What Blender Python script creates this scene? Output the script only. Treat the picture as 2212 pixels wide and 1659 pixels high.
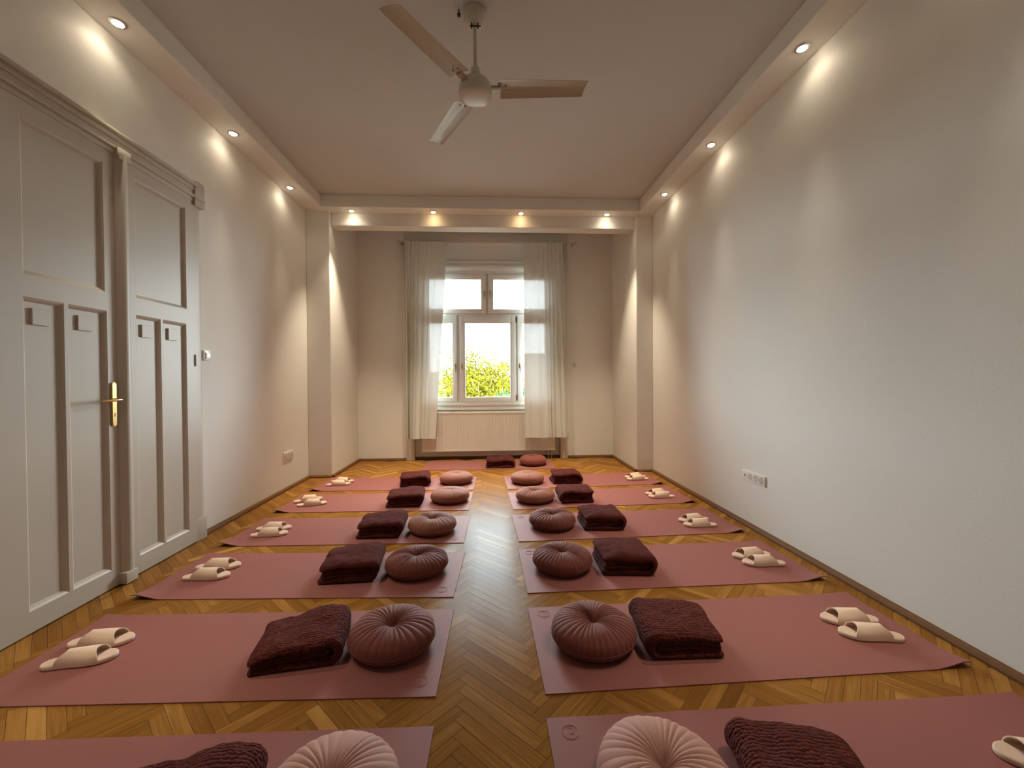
import bpy, bmesh, math, random
from mathutils import Vector, Matrix, noise

for o in list(bpy.data.objects):
    bpy.data.objects.remove(o)
S = bpy.context.scene
COL = S.collection
PI = math.pi

# ------------------------------------------------------------------ camera
cd = bpy.data.cameras.new('camera')
cam = bpy.data.objects.new('camera', cd)
COL.objects.link(cam)
yaw, pitch, roll = 0.0522, -0.0131, -0.0063
fw = Vector((math.sin(yaw) * math.cos(pitch), math.cos(yaw) * math.cos(pitch), math.sin(pitch)))
rt = Vector((math.cos(yaw), -math.sin(yaw), 0))
up = rt.cross(fw)
r2 = rt * math.cos(roll) + up * math.sin(roll)
u2 = up * math.cos(roll) - rt * math.sin(roll)
cam.matrix_world = Matrix(((r2.x, u2.x, -fw.x, 0), (r2.y, u2.y, -fw.y, 0), (r2.z, u2.z, -fw.z, 1.25), (0, 0, 0, 1)))
cd.sensor_fit = 'HORIZONTAL'
cd.sensor_width = 36
cd.lens = 900.0 / 2212 * 36
cd.clip_start = 0.02
cd.clip_end = 500
S.camera = cam

# ------------------------------------------------------------------ world, sun, view
W = bpy.data.worlds.new('world')
S.world = W
W.use_nodes = True
wn = W.node_tree.nodes
wb = wn['Background']
wb.inputs['Color'].default_value = (0.84, 0.90, 0.95, 1)
wb.inputs['Strength'].default_value = 22.0
sd = bpy.data.lights.new('sun', 'SUN')
sd.energy = 2.0
sd.angle = 0.01
sd.color = (1.0, 0.93, 0.8)
sun = bpy.data.objects.new('sun', sd)
COL.objects.link(sun)
sun.rotation_euler = (math.radians(52), 0, math.radians(-28))
pd = bpy.data.lights.new('window_portal', 'AREA')
pd.shape = 'RECTANGLE'
pd.size = 2.0
pd.size_y = 2.05
pd.cycles.is_portal = True
portal = bpy.data.objects.new('window_portal', pd)
COL.objects.link(portal)
portal.location = (-0.04, 6.74, 1.89)
portal.rotation_euler = (math.radians(-90), 0, 0)

LAMP_COLOR = (1.0, 0.84, 0.62)
LAMP_W = 64.0
SPILL_W = 1.1
BACK_W = 130.0
BULB_E = 18.0
vs = S.view_settings
S.display_settings.display_device = 'sRGB'
vs.view_transform = 'Standard'
vs.look = 'None'
vs.exposure = 1.17
vs.gamma = 1.0
vs.use_curve_mapping = False
S.cycles.use_denoising = True
S.cycles.max_bounces = 12
S.cycles.diffuse_bounces = 6
S.cycles.transparent_max_bounces = 16
S.cycles.sample_clamp_indirect = 6.0
S.cycles.caustics_reflective = False
S.cycles.caustics_refractive = False

# ------------------------------------------------------------------ helpers
def mat(name, col, rough=0.6, metal=0.0, spec=0.5, sheen=0.0, bump=None, var=None, coat=0.0):
    m = bpy.data.materials.new(name)
    m.use_nodes = True
    nt = m.node_tree
    b = nt.nodes['Principled BSDF']
    b.inputs['Base Color'].default_value = (*col, 1)
    b.inputs['Roughness'].default_value = rough
    b.inputs['Metallic'].default_value = metal
    b.inputs['Specular IOR Level'].default_value = spec
    b.inputs['Sheen Weight'].default_value = sheen
    b.inputs['Coat Weight'].default_value = coat
    tc = nt.nodes.new('ShaderNodeTexCoord')
    if var:
        n = nt.nodes.new('ShaderNodeTexNoise')
        n.inputs['Scale'].default_value = var[0]
        n.inputs['Detail'].default_value = 4
        nt.links.new(tc.outputs['Object'], n.inputs['Vector'])
        r = nt.nodes.new('ShaderNodeMapRange')
        r.inputs['To Min'].default_value = 1 - var[1]
        r.inputs['To Max'].default_value = 1 + var[1]
        nt.links.new(n.outputs['Fac'], r.inputs['Value'])
        x = nt.nodes.new('ShaderNodeVectorMath')
        x.operation = 'SCALE'
        x.inputs[0].default_value = col
        nt.links.new(r.outputs['Result'], x.inputs['Scale'])
        nt.links.new(x.outputs['Vector'], b.inputs['Base Color'])
    if bump:
        kind, sc, strength, dist = bump
        if kind == 'voronoi':
            n = nt.nodes.new('ShaderNodeTexVoronoi')
            n.inputs['Randomness'].default_value = 0.45
            out = n.outputs['Distance']
        else:
            n = nt.nodes.new('ShaderNodeTexNoise')
            n.inputs['Detail'].default_value = 3
            out = n.outputs['Fac']
        n.inputs['Scale'].default_value = sc
        nt.links.new(tc.outputs['Object'], n.inputs['Vector'])
        bp = nt.nodes.new('ShaderNodeBump')
        bp.inputs['Strength'].default_value = strength
        bp.inputs['Distance'].default_value = dist
        bp.invert = kind == 'voronoi'
        nt.links.new(out, bp.inputs['Height'])
        nt.links.new(bp.outputs['Normal'], b.inputs['Normal'])
    return m

def emis(name, col, e):
    m = bpy.data.materials.new(name)
    m.use_nodes = True
    nt = m.node_tree
    nt.nodes.clear()
    o = nt.nodes.new('ShaderNodeOutputMaterial')
    em = nt.nodes.new('ShaderNodeEmission')
    em.inputs['Color'].default_value = (*col, 1)
    em.inputs['Strength'].default_value = e
    nt.links.new(em.outputs[0], o.inputs[0])
    return m

class MB:
    """collects shapes and links them as one mesh object"""
    def __init__(s):
        s.v, s.f, s.mi = [], [], []
    def add(s, vs_, fs_, mi=0):
        k = len(s.v)
        s.v += [tuple(v) for v in vs_]
        s.f += [tuple(i + k for i in f) for f in fs_]
        s.mi += [mi] * len(fs_)
        return s
    def box(s, x0, y0, z0, x1, y1, z1, b=0.0, mi=0):
        x0, x1 = min(x0, x1), max(x0, x1)
        y0, y1 = min(y0, y1), max(y0, y1)
        z0, z1 = min(z0, z1), max(z0, z1)
        if b <= 0:
            v = [(x, y, z) for z in (z0, z1) for y in (y0, y1) for x in (x0, x1)]
            return s.add(v, [(0, 2, 3, 1), (4, 5, 7, 6), (0, 1, 5, 4), (2, 6, 7, 3), (0, 4, 6, 2), (1, 3, 7, 5)], mi)
        bm = bmesh.new()
        bmesh.ops.create_cube(bm, size=1)
        for q in bm.verts:
            q.co = Vector(((x0 + x1) / 2 + q.co.x * (x1 - x0), (y0 + y1) / 2 + q.co.y * (y1 - y0), (z0 + z1) / 2 + q.co.z * (z1 - z0)))
        bmesh.ops.bevel(bm, geom=bm.edges[:], offset=b, segments=2, profile=0.6, affect='EDGES')
        bm.verts.index_update()
        s.add([q.co[:] for q in bm.verts], [[q.index for q in f.verts] for f in bm.faces], mi)
        bm.free()
        return s
    def lathe(s, prof, n=32, c=(0, 0, 0), axis='Z', mi=0):
        v, f = [], []
        for r, z in prof:
            for i in range(n):
                a = 2 * PI * i / n
                p = (r * math.cos(a), r * math.sin(a), z)
                if axis == 'X': p = (z, r * math.cos(a), r * math.sin(a))
                if axis == 'Y': p = (r * math.sin(a), z, r * math.cos(a))
                v.append((p[0] + c[0], p[1] + c[1], p[2] + c[2]))
        for k in range(len(prof) - 1):
            for i in range(n):
                j = (i + 1) % n
                f.append((k * n + i, k * n + j, (k + 1) * n + j, (k + 1) * n + i))
        f.append(tuple(range(n))[::-1])
        f.append(tuple((len(prof) - 1) * n + i for i in range(n)))
        return s.add(v, f, mi)
    def tube(s, pts, rad, n=10, mi=0):
        pts = [Vector(p) for p in pts]
        rads = rad if isinstance(rad, (list, tuple)) else [rad] * len(pts)
        v, f = [], []
        ref = None
        for i, p in enumerate(pts):
            t = (pts[min(i + 1, len(pts) - 1)] - pts[max(i - 1, 0)]).normalized()
            if ref is None:
                ref = Vector((0, 0, 1)) if abs(t.z) < 0.9 else Vector((1, 0, 0))
            a = t.cross(ref).normalized()
            b = a.cross(t).normalized()
            ref = b
            for k in range(n):
                q = 2 * PI * k / n
                v.append(p + (a * math.cos(q) + b * math.sin(q)) * rads[i])
        for i in range(len(pts) - 1):
            for k in range(n):
                j = (k + 1) % n
                f.append((i * n + k, i * n + j, (i + 1) * n + j, (i + 1) * n + k))
        f.append(tuple(range(n))[::-1])
        f.append(tuple((len(pts) - 1) * n + k for k in range(n)))
        return s.add(v, f, mi)
    def prism(s, poly, a0, a1, axis='Y', mi=0):
        """poly: outline in the two other axes, extruded along axis"""
        n = len(poly)
        def P(p, a):
            return {'X': (a, p[0], p[1]), 'Y': (p[0], a, p[1]), 'Z': (p[0], p[1], a)}[axis]
        v = [P(p, a0) for p in poly] + [P(p, a1) for p in poly]
        f = [tuple(range(n)), tuple(range(2 * n - 1, n - 1, -1))]
        f += [(i, n + i, n + (i + 1) % n, (i + 1) % n) for i in range(n)]
        return s.add(v, f, mi)
    def build(s, name, m, parent=None, smooth=False, fix=True, merge=False):
        me = bpy.data.meshes.new(name)
        me.from_pydata(s.v, [], s.f)
        for x in (m if isinstance(m, (list, tuple)) else [m]):
            me.materials.append(x)
        me.polygons.foreach_set('material_index', s.mi)
        if fix or merge:
            bm = bmesh.new()
            bm.from_mesh(me)
            if merge: bmesh.ops.remove_doubles(bm, verts=bm.verts, dist=1e-5)
            if fix: bmesh.ops.recalc_face_normals(bm, faces=bm.faces)
            bm.to_mesh(me)
            bm.free()
        if smooth:
            me.polygons.foreach_set('use_smooth', [True] * len(me.polygons))
            if smooth != 'all':
                me.set_sharp_from_angle(angle=math.radians(40))
        o = bpy.data.objects.new(name, me)
        COL.objects.link(o)
        if parent: o.parent = parent
        return o

def tag(o, label=None, cat=None, group=None, kind=None):
    if label: o['label'] = label
    if cat: o['category'] = cat
    if group: o['group'] = group
    if kind: o['kind'] = kind
    return o

def empty(name, loc=(0, 0, 0), rz=0.0):
    o = bpy.data.objects.new(name, None)
    o.empty_display_size = 0.05
    COL.objects.link(o)
    o.location = loc
    o.rotation_euler = (0, 0, rz)
    return o

def copy_tree(o, parent=None):
    c = o.copy()
    COL.objects.link(c)
    c.parent = parent
    for ch in list(o.children):
        copy_tree(ch, c)
    return c

def structure(o, label=None):
    return tag(o, label, kind='structure')

# ------------------------------------------------------------------ materials
M = {}
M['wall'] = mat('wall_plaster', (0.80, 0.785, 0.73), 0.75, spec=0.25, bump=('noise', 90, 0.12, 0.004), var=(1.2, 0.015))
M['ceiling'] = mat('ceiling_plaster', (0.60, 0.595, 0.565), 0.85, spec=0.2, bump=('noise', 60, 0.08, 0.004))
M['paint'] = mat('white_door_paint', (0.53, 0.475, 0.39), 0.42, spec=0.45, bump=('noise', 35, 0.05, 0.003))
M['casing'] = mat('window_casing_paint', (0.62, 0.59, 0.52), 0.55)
M['winpaint'] = mat('white_window_paint', (0.87, 0.86, 0.83), 0.35)
M['rad'] = mat('radiator_enamel', (0.80, 0.75, 0.66), 0.32)
M['enamel'] = mat('fan_enamel', (0.62, 0.59, 0.49), 0.3)
M['blade'] = mat('shade_darkened_enamel', (0.42, 0.37, 0.27), 0.32)  # fan enamel coloured darker, standing in for shade under the blades
M['brass'] = mat('polished_brass', (0.78, 0.58, 0.25), 0.22, metal=1)
M['chrome'] = mat('dull_steel', (0.55, 0.54, 0.52), 0.35, metal=1)
M['black'] = mat('black_plastic', (0.02, 0.02, 0.02), 0.5)
M['plastic'] = mat('white_plastic', (0.78, 0.76, 0.72), 0.25)
M['socketgrey'] = mat('socket_recess', (0.30, 0.27, 0.24), 0.5)
M['display'] = mat('grey_display', (0.42, 0.45, 0.42), 0.2)
M['mat'] = mat('rose_mat_rubber', (0.262, 0.092, 0.082), 0.62, spec=0.3, bump=('noise', 700, 0.25, 0.001), var=(6, 0.04))
M['matunder'] = mat('mat_underside', (0.05, 0.02, 0.02), 0.8)
M['logo'] = mat('mat_emblem_ink', (0.36, 0.135, 0.115), 0.6)
M['skirt'] = mat('brown_baseboard_wood', (0.16, 0.070, 0.024), 0.6, spec=0.2, var=(30, 0.2))
M['slip'] = mat('beige_felt', (0.72, 0.54, 0.42), 0.9, spec=0.15, sheen=0.2, bump=('noise', 400, 0.2, 0.001))
M['slipbed'] = mat('beige_footbed', (0.64, 0.47, 0.37), 0.92, spec=0.1, bump=('noise', 500, 0.2, 0.001))
M['fluff'] = mat('burgundy_fleece', (0.085, 0.016, 0.013), 0.95, spec=0.05, sheen=0.06, bump=('noise', 150, 1.0, 0.010), var=(22, 0.6))
M['waffle'] = mat('burgundy_waffle_fleece', (0.092, 0.018, 0.014), 0.95, spec=0.05, sheen=0.06, bump=('voronoi', 74, 1.0, 0.014), var=(35, 0.45))
def velvet(name, c):
    m = mat(name, c, 0.72, spec=0.2, sheen=0.25, bump=('noise', 60, 0.15, 0.003), var=(9, 0.12))
    m.node_tree.nodes['Principled BSDF'].inputs['Sheen Roughness'].default_value = 0.35
    m.node_tree.nodes['Principled BSDF'].inputs['Sheen Tint'].default_value = (1, 0.72, 0.62, 1)
    return m
M['v_dark'] = velvet('dark_mauve_velvet', (0.165, 0.048, 0.039))
M['v_rose'] = velvet('rose_brown_velvet', (0.25, 0.098, 0.072))
M['v_pink'] = velvet('dusty_pink_velvet', (0.46, 0.245, 0.205))
M['v_wine'] = velvet('wine_brown_velvet', (0.19, 0.055, 0.040))
M['glow'] = emis('lamp_glow', LAMP_COLOR, BULB_E)

# floor wood: every plank has its own tone (attribute) and grain along its length (UV)
m = bpy.data.materials.new('oak_herringbone')
m.use_nodes = True
nt = m.node_tree
b = nt.nodes['Principled BSDF']
at = nt.nodes.new('ShaderNodeAttribute'); at.attribute_name = 'tone'
uv = nt.nodes.new('ShaderNodeUVMap'); uv.uv_map = 'grain'
mp = nt.nodes.new('ShaderNodeMapping'); mp.inputs['Scale'].default_value = (3.0, 60.0, 1)
nz = nt.nodes.new('ShaderNodeTexNoise'); nz.inputs['Scale'].default_value = 1.0; nz.inputs['Detail'].default_value = 5
nz.inputs['Distortion'].default_value = 1.2
nt.links.new(uv.outputs[0], mp.inputs[0]); nt.links.new(mp.outputs[0], nz.inputs['Vector'])
mx = nt.nodes.new('ShaderNodeMath'); mx.operation = 'MULTIPLY_ADD'
mx.inputs[1].default_value = 0.55
nt.links.new(nz.outputs['Fac'], mx.inputs[0]); nt.links.new(at.outputs['Fac'], mx.inputs[2])
cr = nt.nodes.new('ShaderNodeValToRGB')
cr.color_ramp.elements[0].position = 0.15; cr.color_ramp.elements[0].color = (0.125, 0.050, 0.009, 1)
cr.color_ramp.elements[1].position = 1.25 if False else 1.0; cr.color_ramp.elements[1].color = (0.44, 0.225, 0.062, 1)
e_ = cr.color_ramp.elements.new(0.6); e_.color = (0.245, 0.108, 0.022, 1)
nt.links.new(mx.outputs[0], cr.inputs[0]); nt.links.new(cr.outputs[0], b.inputs['Base Color'])
b.inputs['Roughness'].default_value = 0.27
b.inputs['Specular IOR Level'].default_value = 0.5
bp = nt.nodes.new('ShaderNodeBump'); bp.inputs['Strength'].default_value = 0.12; bp.inputs['Distance'].default_value = 0.001
nt.links.new(nz.outputs['Fac'], bp.inputs['Height']); nt.links.new(bp.outputs['Normal'], b.inputs['Normal'])
b.inputs['Specular IOR Level'].default_value = 0.0
gl = nt.nodes.new('ShaderNodeBsdfGlossy'); gl.inputs['Roughness'].default_value = 0.24
gl.inputs['Color'].default_value = (0.85, 0.95, 1.0, 1)
fr = nt.nodes.new('ShaderNodeFresnel'); fr.inputs[0].default_value = 1.45
fm = nt.nodes.new('ShaderNodeMath'); fm.operation = 'MULTIPLY'; fm.inputs[1].default_value = 0.16
mxs = nt.nodes.new('ShaderNodeMixShader')
nt.links.new(bp.outputs['Normal'], gl.inputs['Normal'])
nt.links.new(fr.outputs[0], fm.inputs[0]); nt.links.new(fm.outputs[0], mxs.inputs[0])
nt.links.new(b.outputs[0], mxs.inputs[1]); nt.links.new(gl.outputs[0], mxs.inputs[2])
nt.links.new(mxs.outputs[0], nt.nodes['Material Output'].inputs[0])
M['oak'] = m
M['gap'] = mat('dark_plank_gap', (0.05, 0.028, 0.012), 0.8)

# glass and sheer cloth
m = bpy.data.materials.new('window_glass')
m.use_nodes = True
nt = m.node_tree; nt.nodes.clear()
o_ = nt.nodes.new('ShaderNodeOutputMaterial'); mixn = nt.nodes.new('ShaderNodeMixShader')
tr = nt.nodes.new('ShaderNodeBsdfTransparent'); tr.inputs[0].default_value = (0.95, 0.985, 0.975, 1)
gl = nt.nodes.new('ShaderNodeBsdfGlossy'); gl.inputs['Roughness'].default_value = 0.01
fr = nt.nodes.new('ShaderNodeFresnel'); fr.inputs[0].default_value = 1.45
nt.links.new(fr.outputs[0], mixn.inputs[0]); nt.links.new(tr.outputs[0], mixn.inputs[1]); nt.links.new(gl.outputs[0], mixn.inputs[2])
nt.links.new(mixn.outputs[0], o_.inputs[0])
M['glass'] = m
m = bpy.data.materials.new('sheer_white_voile')
m.use_nodes = True
nt = m.node_tree; nt.nodes.clear()
o_ = nt.nodes.new('ShaderNodeOutputMaterial'); mixn = nt.nodes.new('ShaderNodeMixShader'); mix2 = nt.nodes.new('ShaderNodeMixShader')
tr = nt.nodes.new('ShaderNodeBsdfTransparent')
di = nt.nodes.new('ShaderNodeBsdfDiffuse'); di.inputs[0].default_value = (0.78, 0.79, 0.73, 1)
tl = nt.nodes.new('ShaderNodeBsdfTranslucent'); tl.inputs[0].default_value = (0.75, 0.78, 0.76, 1)
mix2.inputs[0].default_value = 0.052
mixn.inputs[0].default_value = 0.990
nt.links.new(di.outputs[0], mix2.inputs[1]); nt.links.new(tl.outputs[0], mix2.inputs[2])
nt.links.new(tr.outputs[0], mixn.inputs[1]); nt.links.new(mix2.outputs[0], mixn.inputs[2])
nt.links.new(mixn.outputs[0], o_.inputs[0])
M['sheer'] = m

# ------------------------------------------------------------------ room shell
XL, XR, XPL, XPR = -2.316, 2.155, -2.022, 1.932
YP, YB, YR = 5.42, 6.49, -2.4
ZC, ZS, ZB = 3.534, 3.382, 3.223
XSL, XSR, YS = -2.072, 1.928, 5.27
YBM = 5.47

structure(MB().box(XL - 0.3, YR - 0.3, -0.2, XL, YP + 1.5, ZC + 0.2).build('wall_left', M['wall']), 'left plaster wall with double door')
structure(MB().box(XR, YR - 0.3, -0.2, XR + 0.3, YP + 1.5, ZC + 0.2).build('wall_right', M['wall']), 'plain right plaster wall')
structure(MB().box(XL, YR - 0.3, -0.2, XR, YR, ZC + 0.2).build('wall_rear', M['wall']), 'wall behind the camera')
# pillars flanking the window alcove
structure(MB().box(XL, YP, 0, XPL, YB + 0.02, ZC, b=0.012).build('pillar_left', M['wall']), 'plaster pier left of the window alcove')
structure(MB().box(XPR, YP, 0, XR, YB + 0.02, ZC, b=0.012).build('pillar_right', M['wall']), 'plaster pier right of the window alcove')
structure(MB().box(XPL, YBM, ZB, XPR, YBM + 0.19, ZC, b=0.01).build('beam_back', M['wall']), 'dropped beam over the window alcove')
# back wall around the window niche (solid, 35 cm thick)
NX0, NX1, NZ1, NY = -1.17, 1.09, 3.34, 6.56      # niche
WX0, WX1, WZ0, WZ1 = -1.035, 0.955, 0.875, 2.912  # window hole
bw = MB()
bw.box(XL, YB, -0.2, NX0, YB + 0.35, ZC + 0.2)
bw.box(NX1, YB, -0.2, XR, YB + 0.35, ZC + 0.2)
bw.box(NX0, YB, NZ1, NX1, YB + 0.35, ZC + 0.2)
bw.box(NX0, NY, -0.2, WX0, YB + 0.35, NZ1)
bw.box(WX1, NY, -0.2, NX1, YB + 0.35, NZ1)
bw.box(WX0, NY, -0.2, WX1, YB + 0.35, WZ0)
bw.box(WX0, NY, WZ1, WX1, YB + 0.35, NZ1)
structure(bw.build('wall_back', M['wall']), 'window wall at the end of the room')
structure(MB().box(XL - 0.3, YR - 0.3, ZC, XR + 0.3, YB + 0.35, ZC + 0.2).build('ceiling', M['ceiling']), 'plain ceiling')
# dropped soffits that carry the spotlights
structure(MB().box(XL, YR, ZS, XSL, YP, ZC, b=0.006).build('trim_1', M['wall']), 'dropped soffit along the left wall')
structure(MB().box(XSR, YR, ZS, XR, YP, ZC, b=0.006).build('trim_2', M['wall']), 'dropped soffit along the right wall')
structure(MB().box(XSL, YS, ZS, XSR, YBM, ZC, b=0.006).build('trim_3', M['wall']), 'dropped soffit in front of the beam')

# herringbone floor: 40 x 5 cm planks
random.seed(4)
PW, PN = 0.05, 8
fl = MB()
fl.box(XL - 0.25, YR - 0.25, -0.2, XR + 0.25, YB + 0.33, -0.0012)
n0 = len(fl.f)
tones, uvs = [], []
c45 = math.sqrt(0.5)
X0 = 0.178
def rot(x, y):
    return (X0 + (x - y) * c45, (x + y) * c45)
g = 0.0007
for band in range(-12, 13):
    for k in range(-60, 200):
        ox, oy = (k + band * PN) * PW, (k - band * PN) * PW
        for (ax, ay, bx, by, hor) in ((ox, oy, ox + PN * PW, oy + PW, True), (ox, oy + PW, ox + PW, oy + PW + PN * PW, False)):
            cx, cy = rot((ax + bx) / 2, (ay + by) / 2)
            if not (XL - 0.05 < cx < XR + 0.05 and YR - 0.05 < cy < YB + 0.03):
                continue
            q = [(ax + g, ay + g), (bx - g, ay + g), (bx - g, by - g), (ax + g, by - g)]
            t1, t2 = random.gauss(0, 0.00012), random.gauss(0, 0.00012)
            zz = [t1 + t2, t1 - t2, -t1 - t2, -t1 + t2]
            fl.add([(*rot(*p), z) for p, z in zip(q, zz)], [(0, 1, 2, 3)], 1)
            tones.append(min(0.75, max(0.05, random.gauss(0.32, 0.075) + (0.2 if random.random() < 0.05 else 0))))
            ru, rv = random.random() * 50, random.random() * 50
            L_, W_ = PN * PW, PW
            if hor: uvs.append([(ru, rv), (ru + L_, rv), (ru + L_, rv + W_), (ru, rv + W_)])
            else: uvs.append([(ru, rv), (ru, rv + W_), (ru + L_, rv + W_), (ru + L_, rv)])
floor = fl.build('floor', [M['gap'], M['oak']], fix=False)
me = floor.data
a_ = me.attributes.new('tone', 'FLOAT', 'FACE')
a_.data.foreach_set('value', [0.3] * n0 + tones)
ul = me.uv_layers.new(name='grain')
flat = [0.0] * (2 * len(me.loops))
for fi, quad in enumerate(uvs):
    p = me.polygons[n0 + fi]
    for j, li in enumerate(p.loop_indices):
        flat[2 * li], flat[2 * li + 1] = quad[j]
ul.data.foreach_set('uv', flat)
structure(floor, 'oak herringbone parquet floor')

# baseboards: small dark brown quarter round
def skirt(name, pts, label):
    """pts: plan polyline with the room on its right-hand side"""
    s = MB()
    for (ax, ay), (bx, by) in zip(pts[:-1], pts[1:]):
        d = Vector((bx - ax, by - ay, 0)).normalized()
        nrm = Vector((d.y, -d.x, 0))
        e = 0.02
        A = Vector((ax, ay, 0)) - d * 0
        B = Vector((bx, by, 0)) + d * 0
        prof = [(0, 0), (0.024, 0), (0.024, 0.012), (0.018, 0.026), (0.008, 0.034), (0, 0.036)]
        v = [A + nrm * p + Vector((0, 0, q)) for p, q in prof] + [B + nrm * p + Vector((0, 0, q)) for p, q in prof]
        n = len(prof)
        s.add(v, [tuple(range(n)), tuple(range(2 * n - 1, n - 1, -1))] + [(i, n + i, n + (i + 1) % n, (i + 1) % n) for i in range(n)])
    return structure(s.build(name, M['skirt']), label)
skirt('baseboard_left', [(XL, 3.47), (XL, YP), (XPL, YP), (XPL, YB), (-1.29, YB)], 'brown wooden baseboard along the left wall and pier')
skirt('baseboard_back', [(NX0, NY), (NX1, NY)], 'brown wooden baseboard under the radiator')
skirt('baseboard_right', [(1.205, YB), (XPR, YB), (XPR, YP), (XR, YP), (XR, YR)], 'brown wooden baseboard along the right wall and pier')
skirt('baseboard_rear', [(XR, YR), (XL, YR), (XL, 1.86)], 'brown wooden baseboard behind the camera')

# window casing standing proud of the wall, down to the floor
cs = MB()
CY = 6.452
cs.box(-1.293, CY, 0, NX0, YB + 0.03, 3.44, b=0.006)
cs.box(NX1, CY, 0, 1.207, YB + 0.03, 3.44, b=0.006)
cs.box(-1.30, CY - 0.01, 3.335, 1.212, YB + 0.03, 3.47, b=0.006)
structure(cs.build('trim_4', M['casing'], smooth=True), 'painted casing around the window niche')
# mouldings above and below the window
mo = MB()
for z0, z1, d in ((3.055, 3.085, 0.022), (3.02, 3.055, 0.012), (2.965, 3.02, 0.034), (2.935, 2.965, 0.016)):
    mo.box(-1.10, NY - d, z0, 1.02, NY + 0.005, z1, b=0.004)
for z0, z1, d in ((0.835, 0.872, 0.05), (0.80, 0.835, 0.032), (0.765, 0.80, 0.045), (0.742, 0.765, 0.02)):
    mo.box(-1.10, NY - d, z0, 1.02, NY + 0.005, z1, b=0.004)
structure(mo.build('trim_5', M['winpaint'], smooth=True), 'horizontal mouldings above and below the window')

# ------------------------------------------------------------------ window
win = empty('window_1', (0, 0, 0))
structure(win, 'white five-light casement window')
fr_ = MB()
FY0, FY1 = NY - 0.005, NY + 0.09
fr_.box(WX0 - 0.035, FY0, WZ0, WX0 + 0.012, FY1, WZ1, b=0.004)
fr_.box(WX1 - 0.012, FY0, WZ0, WX1 + 0.035, FY1, WZ1, b=0.004)
fr_.box(WX0, FY0, WZ1 - 0.02, WX1, FY1, WZ1 + 0.02, b=0.004)
fr_.box(WX0, FY0, WZ0 - 0.01, WX1, FY1, WZ0 + 0.014, b=0.004)
fr_.box(WX0, FY0 + 0.012, 2.234, WX1, FY1, 2.274, b=0.002)
fr_.box(-0.053, FY0 + 0.012, 2.26, -0.027, FY1, WZ1, b=0.002)
fr_.box(-0.513, FY0 + 0.012, WZ0, -0.469, FY1, 2.25, b=0.002)
fr_.box(0.411, FY0 + 0.03, WZ0, 0.429, FY1, 2.25, b=0.002)
RB = NY + 0.036      # rebates behind the sashes
fr_.box(WX0, RB, 2.205, WX1, FY1, 2.30, b=0.003)
fr_.box(-0.085, RB, 2.26, 0.005, FY1, WZ1, b=0.003)
fr_.box(-0.54, RB, WZ0, -0.442, FY1, 2.25, b=0.003)
fr_.box(0.385, RB, WZ0, 0.455, FY1, 2.25, b=0.003)
fr_.box(WX0, RB, WZ0, WX0 + 0.045, FY1, WZ1, b=0.003)
fr_.box(WX1 - 0.045, RB, WZ0, WX1, FY1, WZ1, b=0.003)
fr_.box(WX0, RB, WZ1 - 0.05, WX1, FY1, WZ1, b=0.003)
fr_.box(WX0, RB, WZ0, WX1, FY1, WZ0 + 0.05, b=0.003)
fr_.build('window_frame', M['winpaint'], win, smooth=True)
def sash(x0, z0, x1, z1, gx0, gz0, gx1, gz1, handle=None, hinge=None):
    s = MB()
    y0, y1 = NY - 0.022, NY + 0.035
    s.box(x0, y0, z0, gx0, y1, z1, b=0.005)
    s.box(gx1, y0, z0, x1, y1, z1, b=0.005)
    s.box(gx0 - 0.002, y0, z0, gx1 + 0.002, y1, gz0, b=0.005)
    s.box(gx0 - 0.002, y0, gz1, gx1 + 0.002, y1, z1, b=0.005)
    # glazing bead
    w = 0.012
    for a in ((gx0, gz0, gx0 + w, gz1), (gx1 - w, gz0, gx1, gz1), (gx0, gz0, gx1, gz0 + w), (gx0, gz1 - w, gx1, gz1)):
        s.box(a[0], y0 + 0.014, a[1], a[2], y1, a[3], b=0.003)
    so = s.build('sash', M['winpaint'], win, smooth=True)
    MB().box(gx0, NY + 0.012, gz0, gx1, NY + 0.016, gz1).build('pane', M['glass'], so)
    if handle:
        hx, hz, sgn = handle
        h = MB()
        h.box(hx - 0.011, y0 - 0.006, hz - 0.03, hx + 0.011, y0, hz + 0.045, b=0.004)
        h.tube([(hx, y0, hz + 0.02), (hx, y0 - 0.04, hz + 0.02), (hx + sgn * 0.008, y0 - 0.046, hz), (hx + sgn * 0.004, y0 - 0.044, hz - 0.085)], [0.007, 0.007, 0.008, 0.005], 8)
        tag(h.build('window_handle', M['brass'], so, smooth=True), 'brass window handle')
    for (hx, hz) in (hinge or []):
        tag(MB().tube([(hx, y0 - 0.006, hz - 0.04), (hx, y0 - 0.006, hz + 0.04)], 0.008, 8).build('hinge', M['black'], so, smooth=True), 'dark window hinge')
    return so
sash(-1.022, 2.276, -0.054, 2.888, -0.955, 2.331, -0.126, 2.816, (-0.082, 2.575, 1))
sash(-0.026, 2.276, 0.942, 2.888, 0.049, 2.331, 0.880, 2.816, (0.010, 2.575, -1))
sash(-1.022, 0.892, -0.514, 2.232, -0.955, 0.951, -0.575, 2.132, (-0.540, 1.44, 1))
sash(-0.468, 0.892, 0.410, 2.232, -0.400, 0.951, 0.328, 2.132, (-0.440, 1.44, -1), [(0.415, 2.17), (0.415, 0.95)])
sash(0.430, 0.892, 0.942, 2.232, 0.504, 0.951, 0.876, 2.132, (0.470, 1.44, 1))

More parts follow.
